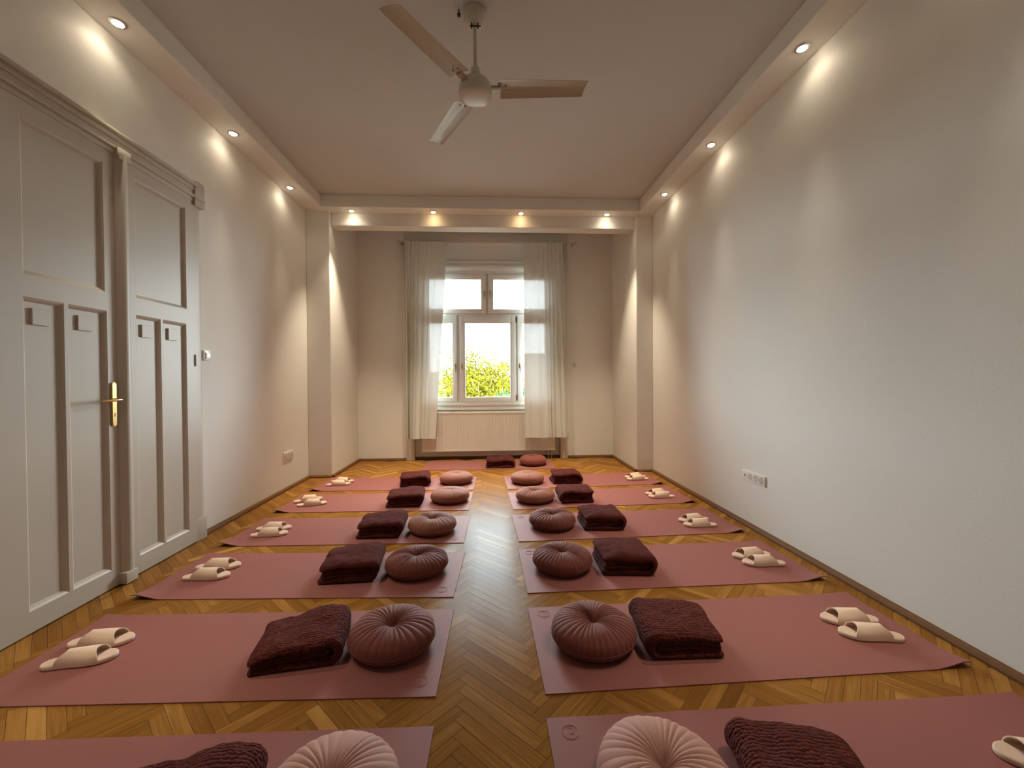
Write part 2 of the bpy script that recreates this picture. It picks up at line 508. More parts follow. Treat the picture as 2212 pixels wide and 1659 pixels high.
# ------------------------------------------------------------------ double door in the left wall
door = empty('door_1', (0, 0, 0))
structure(door, 'white panelled double door with brass handle')
LX = XL + 0.045      # front of the leaves
def leaf(y0, y1, panels, squares):
    """front face with recessed bevelled panels; y grows away from the camera"""
    s = MB()
    z0, z1 = 0.008, 2.625
    ys = sorted({y0, y1, *[p[0] for p in panels], *[p[2] for p in panels]})
    zs = sorted({z0, z1, *[p[1] for p in panels], *[p[3] for p in panels]})
    for a, b_ in zip(ys[:-1], ys[1:]):
        for c, d in zip(zs[:-1], zs[1:]):
            my, mz = (a + b_) / 2, (c + d) / 2
            if any(p[0] < my < p[2] and p[1] < mz < p[3] for p in panels): continue
            s.add([(LX, a, c), (LX, b_, c), (LX, b_, d), (LX, a, d)], [(0, 1, 2, 3)])
    for (a, c, b_, d) in panels:
        w1, w2, dp = 0.010, 0.022, 0.020
        rings = [(0, 0), (w1, -0.006), (w2, -dp), (w2 + 0.004, -dp)]
        pr = None
        for w, x in rings:
            cur = [(LX + x, a + w, c + w), (LX + x, b_ - w, c + w), (LX + x, b_ - w, d - w), (LX + x, a + w, d - w)]
            if pr:
                for i in range(4):
                    j = (i + 1) % 4
                    s.add([pr[i], pr[j], cur[j], cur[i]], [(0, 1, 2, 3)])
            pr = cur
        s.add(pr, [(0, 1, 2, 3)])
    # edges and back
    for q in ([(y0, z0), (y0, z1)], [(y1, z0), (y1, z1)], [(y0, z0), (y1, z0)], [(y0, z1), (y1, z1)]):
        (a, c), (b_, d) = q
        s.add([(LX, a, c), (LX, b_, d), (XL + 0.002, b_, d), (XL + 0.002, a, c)], [(0, 1, 2, 3)])
    for (a, c) in squares:
        s.box(LX - 0.020, a, c, LX - 0.008, a + 0.082, c + 0.082, b=0.002)
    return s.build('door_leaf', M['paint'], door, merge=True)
l1 = leaf(1.98, 2.665, [(2.158, 1.777, 2.592, 2.545), (2.155, 0.115, 2.352, 1.668), (2.372, 0.115, 2.602, 1.668)], [(2.205, 1.535), (2.437, 1.535)])
l2 = leaf(2.72, 3.335, [(2.81, 1.785, 3.258, 2.548), (2.805, 0.118, 3.008, 1.676), (3.026, 0.118, 3.25, 1.676)], [(2.862, 1.537), (3.088, 1.540)])
# astragal between the leaves
ast = MB()
ast.prism([(LX - 0.02, 2.655), (LX + 0.004, 2.658), (LX + 0.010, 2.664), (LX + 0.034, 2.684), (LX + 0.038, 2.694), (LX + 0.038, 2.716), (LX + 0.034, 2.722), (LX - 0.02, 2.724)], 0.03, 2.63, 'Z')
ast.box(LX - 0.02, 2.650, 0.008, LX + 0.046, 2.732, 0.075, b=0.004)
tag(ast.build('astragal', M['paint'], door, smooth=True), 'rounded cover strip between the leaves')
# handle on the left leaf
h = MB()
HY = 2.632
pl = []
for i in range(17):
    a = PI * i / 16
    pl.append((HY + 0.017 * math.cos(a), 1.226 + 0.017 * math.sin(a)))
for i in range(17):
    a = PI + PI * i / 16
    pl.append((HY + 0.017 * math.cos(a), 0.994 + 0.017 * math.sin(a)))
h.prism(pl, LX - 0.001, LX + 0.007, 'X')
pl2 = [(HY + (p[0] - HY) * 0.8, 1.11 + (p[1] - 1.11) * 0.975) for p in pl]
h.prism(pl2, LX + 0.007, LX + 0.010, 'X')
h.tube([(LX + 0.008, HY, 1.137), (LX + 0.042, HY, 1.137), (LX + 0.052, HY - 0.008, 1.137), (LX + 0.052, HY - 0.03, 1.137), (LX + 0.050, HY - 0.085, 1.135), (LX + 0.046, HY - 0.125, 1.133)], [0.010, 0.009, 0.009, 0.008, 0.009, 0.006], 12)
ho = tag(h.build('door_handle', M['brass'], l1, smooth=True), 'polished brass lever on a long plate')
tag(MB().box(LX + 0.0100, HY - 0.003, 1.035, LX + 0.0106, HY + 0.003, 1.058).build('keyhole', M['black'], l1), 'dark keyhole in the brass plate')
tag(MB().tube([(LX + 0.004, 3.338, 1.36), (LX + 0.004, 3.338, 1.45)], 0.005, 8).build('hinge', M['chrome'], l2, smooth=True), 'thin steel door hinge')
# casing
ca = MB()
def vcas(ya, yb, side):
    prof = [(XL, ya), (XL + 0.040, ya), (XL + 0.040, ya + 0.25 * (yb - ya)), (XL + 0.030, ya + 0.32 * (yb - ya)), (XL + 0.034, ya + 0.75 * (yb - ya)), (XL + 0.024, yb), (XL, yb)]
    ca.prism(prof, 0.16, 2.64, 'Z')
    ca.box(XL, min(ya, yb) - 0.004, 0, XL + 0.044, max(ya, yb) + 0.006, 0.17, b=0.004)
    # crest block above the jamb
    a, b_ = min(ya, yb) + 0.005, max(ya, yb) + 0.008
    pts = [(a, 2.60), (b_, 2.60), (b_, 2.762)]
    for i in range(1, 7):
        t = PI / 2 * i / 6
        pts.append((b_ - 0.022 + 0.022 * math.cos(t), 2.762 + 0.030 * math.sin(t)))
    for i in range(0, 7):
        t = PI / 2 * i / 6
        pts.append((a + 0.022 - 0.022 * math.sin(t), 2.762 + 0.030 * math.cos(t)))
    ca.prism(pts, XL, XL + 0.062, 'X')
    ca.box(XL, a - 0.002, 2.655, XL + 0.070, b_ + 0.002, 2.672, b=0.004)
vcas(3.338, 3.440, 1)
vcas(1.977, 1.875, -1)
def head(x, z0, z1): ca.box(XL, 1.95, z0, XL + x, 3.36, z1, b=0.003)
head(0.048, 2.626, 2.66)
head(0.066, 2.655, 2.672)
head(0.050, 2.672, 2.712)
head(0.056, 2.712, 2.745)
head(0.078, 2.740, 2.765)
# small block over the astragal
ca.box(XL, 2.66, 2.60, XL + 0.082, 2.745, 2.668, b=0.006)
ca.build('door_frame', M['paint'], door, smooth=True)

# ------------------------------------------------------------------ radiator
rad = tag(empty('radiator', (-0.022, 6.43, 0.13)), 'long white panel radiator mounted under the window', 'radiator')
RW, RH = 2.055, 0.61
p = MB()
n = 120
pts = []
for i in range(n * 4 + 1):
    x = -RW / 2 + 0.012 + (RW - 0.024) * i / (n * 4)
    ph = i % 4
    y = 0.0025 if ph in (0, 1) else 0.0
    pts.append((x, y))
zs = [0.035, RH - 0.035]
v = [(x, y, z) for z in zs for x, y in pts]
L = len(pts)
p.add(v, [(i, i + 1, L + i + 1, L + i) for i in range(L - 1)])
p.box(-RW / 2 + 0.004, 0.003, 0.02, RW / 2 - 0.004, 0.02, RH - 0.02)
p.box(-RW / 2 + 0.004, -0.003, 0.0, RW / 2 - 0.004, 0.018, 0.036, b=0.006)
p.box(-RW / 2 + 0.004, -0.003, RH - 0.036, RW / 2 - 0.004, 0.018, RH - 0.004, b=0.006)
p.build('front_panel', M['rad'], rad, fix=False)
p = MB()
for i in range(100):
    x = -RW / 2 + 0.02 + (RW - 0.04) * (i + 0.5) / 100
    p.box(x - 0.006, -0.0042, 0.044, x + 0.006, 0.003, 0.050)
q = p.build('pressed_rib_ends', M['rad'], rad)
p = MB()
for k in range(3):
    p.box(-RW / 2, 0.012 + k * 0.030, RH - 0.004, RW / 2, 0.022 + k * 0.030, RH + 0.004)
for i in range(90):
    x = -RW / 2 + (RW - 0.01) * i / 89
    p.box(x, 0.010, RH - 0.004, x + 0.01, 0.085, RH + 0.002)
p.build('top_grille', M['rad'], rad)
p = MB()
p.box(-RW / 2 - 0.003, -0.002, 0, -RW / 2 + 0.003, 0.10, RH + 0.004, b=0.002)
p.box(RW / 2 - 0.003, -0.002, 0, RW / 2 + 0.003, 0.10, RH + 0.004, b=0.002)
p.box(-RW / 2 + 0.01, 0.075, 0.01, RW / 2 - 0.01, 0.09, RH - 0.01)
p.build('side_panels', M['rad'], rad)
p = MB()
for x in (RW / 2 - 0.10, RW / 2 - 0.05):
    p.tube([(x, 0.05, 0.02), (x, 0.05, -0.13)], 0.009, 10)
    p.lathe([(0.016, -0.055), (0.018, -0.045), (0.018, -0.02), (0.014, -0.01)], 12, (x, 0.05, 0))
tag(p.build('pipes', M['chrome'], rad, smooth=True), 'pair of dull metal pipes with valves')

# ------------------------------------------------------------------ curtains and rod
rod = tag(empty('curtain_rod', (-0.02, 6.36, 3.325)), 'thin pale curtain rod above the window', 'curtain rod')
MB().tube([(-1.33, 0, 0), (1.33, 0, 0)], 0.007, 12).build('rod', M['enamel'], rod, smooth=True)
for sx in (-1, 1):
    MB().lathe([(0.004, -0.02), (0.013, -0.015), (0.015, 0.0), (0.013, 0.015), (0.004, 0.02)], 16, (sx * 1.345, 0, 0), 'X').build('finial', M['chrome'], rod, smooth=True)
    MB().tube([(sx * 1.315, 0, 0), (sx * 1.315, 0.115, 0)], 0.006, 10).lathe([(0.018, 0.115), (0.018, 0.13)], 16, (sx * 1.315, 0, 0), 'Y').build('bracket', M['chrome'], rod, smooth=True)

def curtain(name, top, bot, folds, zt, zb, seed, label, dense, warp):
    random.seed(seed)
    s = MB()
    nx, nz_ = 260, 60
    ph = [random.uniform(0, 6.28) for _ in range(6)]
    v, f = [], []
    for j in range(nz_ + 1):
        t = j / nz_                       # 0 top, 1 bottom
        z = zt + (zb - zt) * t
        x0 = top[0] + (bot[0] - top[0]) * t
        x1 = top[1] + (bot[1] - top[1]) * t
        for i in range(nx + 1):
            u = i / nx
            # cloth is gathered tighter on the outer side
            uu = u + 0.035 * math.sin(2 * PI * u * 2 + ph[0]) * (0.4 + t)
            uu = min(max(uu, 0), 1)
            dn = dense(u)
            amp = (0.009 + 0.013 * min(1, t * 1.5)) * dn
            # folds bunch up towards the outer side and flatten out towards the middle of the window
            w = 2 * PI * folds * warp(u)
            gather = math.exp(-t * 9) * 0.006 * math.sin(2 * PI * 17 * warp(u) + ph[1]) * min(1, dn)
            y = amp * (math.sin(w + ph[1] + 0.5 * math.sin(t * 2 + ph[2])) + 0.45 * math.sin(w * 0.53 + ph[3] + 0.8 * t))
            y += gather + 0.007 * math.sin(5 * u + 2.2 * t + ph[4])
            y += 0.0035 * noise.noise(Vector((u * 14, z * 2.2, seed)))
            v.append((x0 + (x1 - x0) * uu + 0.004 * math.sin(w + ph[5]), 6.352 + y, z + 0.004 * math.sin(w * 0.5) * t))
    for j in range(nz_):
        for i in range(nx):
            a = j * (nx + 1) + i
            f.append((a, a + 1, a + nx + 2, a + nx + 1))
    s.add(v, f)
    o = s.build(name, M['sheer'], None, smooth='all', fix=False)
    # hem, stitched double
    return tag(o, label, 'curtain', 'sheer curtains')
curtain('sheer_curtain', (-1.262, -0.632), (-1.285, -0.835), 7, 3.3175, 0.345, 3, 'left sheer white curtain panel, its inner edge slanting outward', lambda u: 1.25 - 1.0 * u, lambda u: 1 - (1 - u) ** 1.7)
curtain('sheer_curtain', (0.510, 1.112), (0.487, 1.205), 7, 3.3175, 0.340, 8, 'right sheer white curtain panel hanging straight beside the window', lambda u: 0.25 + 1.0 * u, lambda u: u ** 1.7)

# ------------------------------------------------------------------ recessed spotlights
WARM = (1.0, 0.66, 0.33)
M['glow_amber'] = emis('amber_lamp_glow', WARM, BULB_E)
def make_spot(glow):
    r = empty('recessed_spotlight', (0, 0, 0))
    p = MB().lathe([(0.044, 0.0), (0.044, -0.003), (0.040, -0.006), (0.031, -0.006), (0.029, 0.0)], 32)
    tag(p.build('trim_ring', M['chrome'], r, smooth=True), 'narrow metal ring')
    MB().lathe([(0.028, -0.001), (0.026, -0.008), (0.020, -0.013), (0.010, -0.016), (0.001, -0.017)], 24).build('bulb', glow, r, smooth=True)
    return r
spot0 = make_spot(M['glow'])
spotw = make_spot(M['glow_amber'])
ld = bpy.data.lights.new('spot_lamp', 'SPOT')
ld.energy = LAMP_W
ld.color = LAMP_COLOR
ld.spot_size = math.radians(48)
ld.spot_blend = 1.0
ld.shadow_soft_size = 0.025
lb = ld.copy()
lb.name = 'back_spot_lamp'
lb.energy = BACK_W
lb.spot_size = math.radians(66)
lw = ld.copy()
lw.name = 'amber_spot_spill'
ls = ld.copy()
ls.name = 'spot_spill'
ls.energy = SPILL_W
ls.spot_size = math.radians(150)
ls.spot_blend = 0.6
lw.energy, lw.spot_size, lw.spot_blend, lw.color = SPILL_W * 0.5, ls.spot_size, 0.6, WARM
spots = []
lys = [2.627, 3.745, 4.765]
for i, y in enumerate(lys): spots.append((-2.20, y, ('nearest', 'middle', 'farthest')[i] + ' of three visible spotlights along the left wall'))
for i, y in enumerate(lys): spots.append((2.036, y, ('nearest', 'middle', 'farthest')[i] + ' of three visible spotlights along the right wall'))
for i, x in enumerate((-1.734, -0.71, 0.41, 1.534)):
    spots.append((x, 5.385, ('leftmost', 'second from the left', 'third from the left', 'rightmost')[i] + ' of four spotlights above the window beam'))
for i, (x, y, lab) in enumerate(spots):
    o = spot0 if i == 0 else spotw if i == 7 else copy_tree(spotw if i == 8 else spot0)
    o.location = (x, y, ZS)
    tag(o, lab, 'spotlight', 'recessed spotlights in the soffits')
for (x, y) in [(s_[0], s_[1]) for s_ in spots] + [(x, y) for x in (-2.20, 2.036) for y in (1.5,)]:  # last pair is out of view, added for more light
    for dat in (lb if y > 5 else ld, lw if abs(x) < 1 else ls):
        lo = bpy.data.objects.new(dat.name, dat)
        COL.objects.link(lo)
        lo.location = (x, y, ZS - 0.022)
        if dat is ld:      # gimbal turned slightly away from the wall
            lo.rotation_euler = (0, math.radians(13) * (-1 if x < 0 else 1), 0)
# unseen pair added to light the room, carrying on the side rows
for i, (x, y) in enumerate([(x, y) for x in (-2.20, 2.036) for y in (1.5,)]):
    o = copy_tree(spot0)
    o.location = (x, y, ZS)
    tag(o, 'added unseen spotlight overhead, carrying on the soffit row to light the room', 'spotlight', 'recessed spotlights in the soffits')

# ------------------------------------------------------------------ ceiling fan
FX, FY = -0.08, 2.63
fan = tag(empty('ceiling_fan', (FX, FY, ZC)), 'cream three-blade ceiling fan hanging from the ceiling', 'ceiling fan')
MB().lathe([(0.062, 0.0), (0.067, -0.003), (0.069, -0.02), (0.068, -0.045), (0.062, -0.066), (0.046, -0.078), (0.016, -0.082)], 40).build('canopy', M['enamel'], fan, smooth=True)
MB().lathe([(0.0115, -0.08), (0.0115, -0.40)], 16).build('downrod', M['enamel'], fan, smooth=True)
p = MB()
for sx in (-1, 1):
    p.tube([(sx * 0.020, -0.012, -0.082), (sx * 0.019, -0.014, -0.116)], 0.005, 8)
p.tube([(-0.032, -0.014, -0.100), (0.036, -0.014, -0.100)], 0.004, 8)
tag(p.build('shackle', M['black'], fan, smooth=True), 'black bolts at the top of the rod')
tag(MB().lathe([(0.004, 0), (0.004, -0.02), (0.011, -0.026), (0.011, -0.040), (0.004, -0.046)], 16, (-0.098, -0.01, 0)).build('hook', M['black'], fan, smooth=True), 'small black hook beside the canopy')
MB().lathe([(0.013, -0.345), (0.026, -0.352), (0.030, -0.375), (0.034, -0.405), (0.055, -0.425), (0.086, -0.440), (0.100, -0.462), (0.103, -0.490), (0.102, -0.508), (0.097, -0.514), (0.097, -0.520), (0.101, -0.522), (0.101, -0.528), (0.095, -0.533), (0.070, -0.537), (0.035, -0.539), (0.002, -0.540)], 48).build('motor_housing', M['enamel'], fan, smooth=True)
def blade(ang, tilt=0.14):
    nx, ny = 24, 8
    v, f = [], []
    for j in range(nx + 1):
        t = j / nx
        x = 0.155 + 0.53 * t
        w = (0.073 - 0.014 * t)
        if t > 0.98: w -= 0.003
        for i in range(ny + 1):
            u = -1 + 2 * i / ny
            y = u * w
            z = 0.010 * (1 - u * u) + 0.004 * math.exp(-(u / 0.12) ** 2) * (1 if 0.05 < t < 0.8 else 0) - y * tilt
            xx = x - (0.012 * u if t > 0.99 else 0)
            v.append((xx, y, z))
    top = len(v)
    v += [(a, b_, c - 0.0022) for a, b_, c in v]
    for j in range(nx):
        for i in range(ny):
            a = j * (ny + 1) + i
            f.append((a, a + 1, a + ny + 2, a + ny + 1))
            f.append((top + a, top + a + ny + 1, top + a + ny + 2, top + a + 1))
    for i in range(ny):
        f.append((i, top + i, top + i + 1, i + 1))
        a = nx * (ny + 1) + i
        f.append((a, a + 1, top + a + 1, top + a))
    for j in range(nx):
        a, c = j * (ny + 1), (j + 1) * (ny + 1)
        f.append((a, c, top + c, top + a))
        f.append((a + ny, top + a + ny, top + c + ny, c + ny))
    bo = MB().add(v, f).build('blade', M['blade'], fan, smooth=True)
    bo.location = (0, 0, -0.478)
    bo.rotation_euler = (0, 0, ang)
    k = MB()
    k.box(0.085, -0.020, -0.004, 0.160, 0.020, 0.010, b=0.003)
    k.box(0.140, -0.030, 0.014, 0.215, 0.030, 0.018, b=0.001)
    for yy in (-0.022, 0.022):
        k.lathe([(0.005, -0.004), (0.005, 0.016)], 10, (0.190, yy * 0.8, 0))
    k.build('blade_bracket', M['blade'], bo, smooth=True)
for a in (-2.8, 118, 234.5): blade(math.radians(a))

# ------------------------------------------------------------------ wall fittings
def wall_strip(loc, rz, n, label, first=None, w=0.078):
    """plate in local XZ plane facing -Y, modules along X"""
    r = tag(empty('wall_socket', loc, rz), label, 'wall socket', None)
    Lw = 0.071 * n + 0.014
    s = MB().box(-Lw / 2, -0.011, -0.041, Lw / 2, 0, 0.041, b=0.004)
    s.build('plate', M['plastic'], r, smooth=True)
    for i in range(n):
        x = -Lw / 2 + 0.007 + 0.071 * (i + 0.5)
        if first is not None and i == first:
            tag(MB().lathe([(0.0075, -0.0125), (0.0075, -0.010)], 20, (x, 0, 0), 'Y').build('aerial_outlet', M['black'], r), 'small black aerial outlet')
            continue
        s = MB()
        s.lathe([(0.0215, -0.0105), (0.0215, -0.0122), (0.0195, -0.0122), (0.0185, -0.004), (0.001, -0.004)][:5], 28, (x, 0, 0), 'Y')
        so = s.build('socket', M['socketgrey'], r, smooth=True)
        s = MB()
        for q in (-1, 1):
            s.lathe([(0.0026, -0.0130), (0.0026, -0.012)], 10, (x + q * 0.0095, 0, 0), 'Y')
        s.box(x - 0.003, -0.0135, 0.0155, x + 0.003, -0.0115, 0.0205)
        s.box(x - 0.003, -0.0135, -0.0205, x + 0.003, -0.0115, -0.0155)
        tag(s.build('pin_hole', M['black'], so), 'dark pin holes')
    return r
# local -Y must face the room: right wall faces -X, left wall faces +X
wall_strip((XR, 3.297, 0.424), math.radians(-90), 4, 'white four-gang wall socket strip on the right wall', first=0)
wall_strip((XL, 4.880, 0.393), math.radians(90), 3, 'white three-gang wall socket strip on the left wall')
t = tag(empty('thermostat', (XL, 3.526, 1.453), math.radians(90)), 'small white thermostat on the left wall beside the door', 'thermostat')
MB().box(-0.041, -0.016, -0.041, 0.041, 0, 0.041, b=0.005).build('housing', M['plastic'], t, smooth=True)
MB().box(-0.026, -0.022, -0.030, 0.034, -0.015, 0.024, b=0.003).build('rocker', M['plastic'], t, smooth=True)
tag(MB().box(-0.014, -0.0228, -0.010, 0.022, -0.0215, 0.008, b=0.0005).build('display', M['display'], t), 'grey display')
t = tag(empty('light_switch', (1.329, YB, 1.467)), 'small white switch on the wall right of the window', 'switch')
MB().box(-0.036, -0.010, -0.040, 0.036, 0, 0.040, b=0.004).build('plate', M['plastic'], t, smooth=True)
tag(MB().box(-0.016, -0.014, -0.022, -0.004, -0.009, 0.018, b=0.002).build('rocker', M['socketgrey'], t), 'dark rocker slot')

# ------------------------------------------------------------------ yoga mats
ML, MW, MT = 1.84, 0.62, 0.0045
def mat_mesh(side):
    """side -1: mats of the left row (outer end at -x), +1: right row. Near outer corner curls up."""
    nx, ny = 92, 31
    def hgt(x, y):
        ox = side * x                       # grows towards the outer end
        d = (ML / 2 - ox)                   # distance from the outer end
        e = (y + MW / 2)                    # distance from the near edge
        a = max(0.0, 1 - d / 0.16)
        c = max(0.0, 1 - e / 0.11)
        z = 0.034 * (a ** 1.2) * (c ** 1.1) * (1 - 0.35 * max(0, 1 - d / 0.03))
        e2 = MW - e
        z += 0.006 * max(0.0, 1 - d / 0.12) * max(0.0, 1 - e2 / 0.10)
        z += 0.0012 * max(0.0, 1 - d / 0.20)
        return z
    v = []
    for j in range(ny + 1):
        for i in range(nx + 1):
            x, y = -ML / 2 + ML * i / nx, -MW / 2 + MW * j / ny
            z = hgt(x, y)
            v.append((x, y, z + MT))
    top = len(v)
    v += [(a, b_, c - MT) for a, b_, c in v]
    f, mi = [], []
    for j in range(ny):
        for i in range(nx):
            a = j * (nx + 1) + i
            f.append((a, a + 1, a + nx + 2, a + nx + 1)); mi.append(0)
            f.append((top + a, top + a + nx + 1, top + a + nx + 2, top + a + 1)); mi.append(1)
    for i in range(nx):
        f.append((i, top + i, top + i + 1, i + 1)); mi.append(0)
        a = ny * (nx + 1) + i
        f.append((a, a + 1, top + a + 1, top + a)); mi.append(0)
    for j in range(ny):
        a, c = j * (nx + 1), (j + 1) * (nx + 1)
        f.append((a, c, top + c, top + a)); mi.append(0)
        f.append((a + nx, top + a + nx, top + c + nx, c + nx)); mi.append(0)
    s = MB(); s.v = v; s.f = f; s.mi = mi
    return s
def make_mat(side):
    r = empty('yoga_mat')
    mat_mesh(side).build('mat_sheet', [M['mat'], M['matunder']], r, smooth=True, fix=False)
    # round emblem near the inner end: two rings and a curl
    s = MB()
    # left row: near inner corner; right row: far inner corner
    cx, cy = (ML / 2 - 0.078, -MW / 2 + 0.080) if side < 0 else (-ML / 2 + 0.076, MW / 2 - 0.066)
    z = MT + 0.0002
    for rr in (0.031, 0.027):
        s.tube([(cx + rr * math.cos(2 * PI * i / 40), cy + rr * math.sin(2 * PI * i / 40), z) for i in range(41)], 0.0010, 6)
    pts = []
    for i in range(40):
        a = 4.6 * i / 39 * (1 if side < 0 else 1) + (0.6 if side < 0 else 3.7)
        rr = 0.003 + 0.017 * i / 39
        pts.append((cx + rr * math.cos(a), cy + rr * math.sin(a), z))
    s.tube(pts, 0.0012, 6)
    tag(s.build('emblem', M['logo'], r), 'round pressed emblem near the end of the mat')
    return r
ORD = ('nearest', 'second', 'third', 'fourth', 'fifth', 'farthest')
def rowname(i, side):
    return ('nearest', 'second-nearest', 'third-nearest', 'fourth-nearest', 'fifth-nearest', 'farthest')[i] + (' left mat' if side < 0 else ' right mat')
LM = [(-1.135, 1.198, -1.0), (-1.132, 1.970, -1.7), (-1.122, 2.734, -2.8), (-1.120, 3.505, -1.6), (-1.124, 4.293, -1.55), (-1.107, 5.030, -2.3)]
RM = [(1.118, 1.198, 0.3), (1.122, 1.949, 1.3), (1.122, 2.721, 1.0), (1.118, 3.505, 2.1), (1.114, 4.297, 3.0), (1.095, 5.030, 2.9)]
for side, rows in ((-1, LM), (1, RM)):
    proto = make_mat(side)
    for i, (x, y, a) in enumerate(rows):
        o = proto if i == 0 else copy_tree(proto)
        o.location = (x, y, 0.0004)
        o.rotation_euler = (0, 0, math.radians(a))
        near = ('nearest', 'second-nearest', 'third-nearest', 'fourth-nearest', 'fifth-nearest', 'farthest')[i]
        extra = ', cut off by the photo edge' if i == 0 else ', closest to the window' if i == 5 else ''
        tag(o, 'rose pink yoga mat, %s of the %s row%s' % (near, 'left' if side < 0 else 'right', extra), 'yoga mat', 'rose pink yoga mats laid in rows')
o = empty('yoga_mat', (-0.028, 6.020, 0.0004), math.radians(-1.0))
MB().box(-0.93, -0.305, 0, 0.93, 0.305, MT, b=0.001).build('mat_sheet', M['mat'], o)
tag(o, 'rose pink yoga mat lying alone in front of the radiator', 'yoga mat', 'rose pink yoga mats laid in rows')

# ------------------------------------------------------------------ cushions
def cushion_mesh(name, m, seed, pleats, amp, dimple, H=0.125, R=0.2, piping=True):
    random.seed(seed)
    NT, prof = 432, []
    zs_ = 0.052
    ph = [random.uniform(0, 6.28) for _ in range(5)]
    jit = [random.uniform(0.45, 1.25) for _ in range(pleats + 1)]
    NR = 34
    rows = []
    # bottom centre -> equator -> top centre
    for k in range(14):
        t = k / 14
        a = t * PI / 2
        rows.append((0.62 + 0.38 * math.sin(a) if k else 0.0, zs_ * (1 - math.cos(a)) if k else 0.0, 'b', t))
    for k in range(NR + 1):
        t = k / NR
        rho = 1 - t
        rows.append((rho, None, 't', t))
    v, f = [], []
    for rho, z, kind, t in rows:
        for i in range(NT):
            th = 2 * PI * i / NT
            thw = th + 0.05 * math.sin(2 * th + ph[0]) + 0.03 * math.sin(5 * th + ph[1])
            q = (thw / (2 * PI) * pleats) % pleats
            ki = int(q)
            fr_ac = q - ki
            crease = (1 - abs(2 * fr_ac - 1)) ** 0.36           # 0 in the crease, 1 on the puff
            depth = (1 - crease) * amp * jit[ki] * (0.75 + 0.5 * noise.noise(Vector((math.cos(th) * 2, math.sin(th) * 2, seed))))
            Rr = R * (1 + 0.012 * math.sin(2 * th + ph[2]) + 0.01 * math.sin(3 * th + ph[3]))
            if kind == 'b':
                r = rho * Rr
                zz = z
                d = depth * 0.6 * max(0, t - 0.35)
                r -= d
            else:
                s_ = math.sqrt(max(0.0, 1 - rho ** 2.7))
                zt = zs_ + (H - zs_) * s_ ** 0.82
                dm = dimple * (math.exp(-(rho / 0.20) ** 1.25))
                zz = zt - dm
                wgt = min(1, (1 - rho) * 5 + 0.35) * min(1, (rho / 0.10)) if rho > 0 else 0
                d = depth * wgt
                nx_ = rho ** 2
                zz -= d * (1 - 0.6 * nx_)
                r = rho * Rr - d * nx_ * 0.9
                # lumps of the filling
                zz += 0.004 * noise.noise(Vector((math.cos(th) * rho * 2.2 + seed, math.sin(th) * rho * 2.2, 3.1)))
            v.append((r * math.cos(th), r * math.sin(th), max(zz, 0.0)))
    n = len(rows)
    for k in range(n - 1):
        for i in range(NT):
            j = (i + 1) % NT
            f.append((k * NT + i, k * NT + j, (k + 1) * NT + j, (k + 1) * NT + i))
    s = MB().add(v, f)
    rt_ = empty(name)
    s.build('cover', m, rt_, smooth='all', merge=True)
    if piping:
        # seam that joins the pleated top to the base
        pts = []
        for i in range(97):
            th = 2 * PI * i / 96
            Rr = R * (1 + 0.012 * math.sin(2 * th + ph[2]) + 0.01 * math.sin(3 * th + ph[3])) - 0.0022 - 0.0008 * math.sin(40 * th)
            pts.append((Rr * math.cos(th), Rr * math.sin(th), zs_ - 0.006))
        MB().tube(pts, 0.0034, 8).build('seam_piping', m, rt_, smooth=True)
    return rt_
CG = 'round velvet floor cushions'
cproto = {
    'dark_a': cushion_mesh('floor_cushion', M['v_dark'], 11, 38, 0.0125, 0.045),
    'dark_b': cushion_mesh('floor_cushion', M['v_dark'], 23, 30, 0.0115, 0.052),
    'rose_a': cushion_mesh('floor_cushion', M['v_rose'], 37, 30, 0.0095, 0.055),
    'rose_s': cushion_mesh('floor_cushion', M['v_rose'], 41, 24, 0.0050, 0.012),
    'pink_a': cushion_mesh('floor_cushion', M['v_pink'], 57, 32, 0.0090, 0.050),
    'wine_a': cushion_mesh('floor_cushion', M['v_wine'], 63, 32, 0.0100, 0.045, H=0.138),
}
used = set()
CUSH = [
    ('pink_a', -0.470, 1.20, 30, 'dusty pink pleated velvet cushion on the ' + rowname(0, -1)),
    ('dark_b', -0.467, 1.972, 70, 'dark mauve pleated velvet cushion on the ' + rowname(1, -1)),
    ('dark_a', -0.487, 2.735, 140, 'dark mauve pleated velvet cushion on the ' + rowname(2, -1)),
    ('rose_a', -0.483, 3.448, 0, 'rose brown cushion with a deep dimple on the ' + rowname(3, -1)),
    ('rose_s', -0.420, 4.288, 60, 'smooth rose brown cushion on the ' + rowname(4, -1)),
    ('rose_s', -0.417, 5.033, 200, 'smooth rose brown cushion on the ' + rowname(5, -1)),
    ('pink_a', 0.510, 1.20, 250, 'dusty pink pleated velvet cushion on the ' + rowname(0, 1)),
    ('dark_a', 0.478, 1.940, 0, 'dark mauve pleated velvet cushion on the ' + rowname(1, 1)),
    ('dark_a', 0.470, 2.722, 200, 'dark mauve pleated velvet cushion on the ' + rowname(2, 1)),
    ('dark_b', 0.517, 3.488, 20, 'dark mauve cushion with soft pleats on the ' + rowname(3, 1)),
    ('rose_a', 0.451, 4.228, 90, 'rose brown cushion with a deep dimple on the ' + rowname(4, 1)),
    ('rose_s', 0.440, 4.972, 20, 'smooth rose brown cushion on the ' + rowname(5, 1)),
    ('wine_a', 0.612, 6.000, 0, 'wine brown ribbed cushion on the lone mat by the radiator'),
]
for key, x, y, a, lab in CUSH:
    o = cproto[key] if key not in used else copy_tree(cproto[key])
    used.add(key)
    o.location = (x, y, MT + 0.0006)
    o.rotation_euler = (0, 0, math.radians(a))
    tag(o, lab, 'cushion', CG)

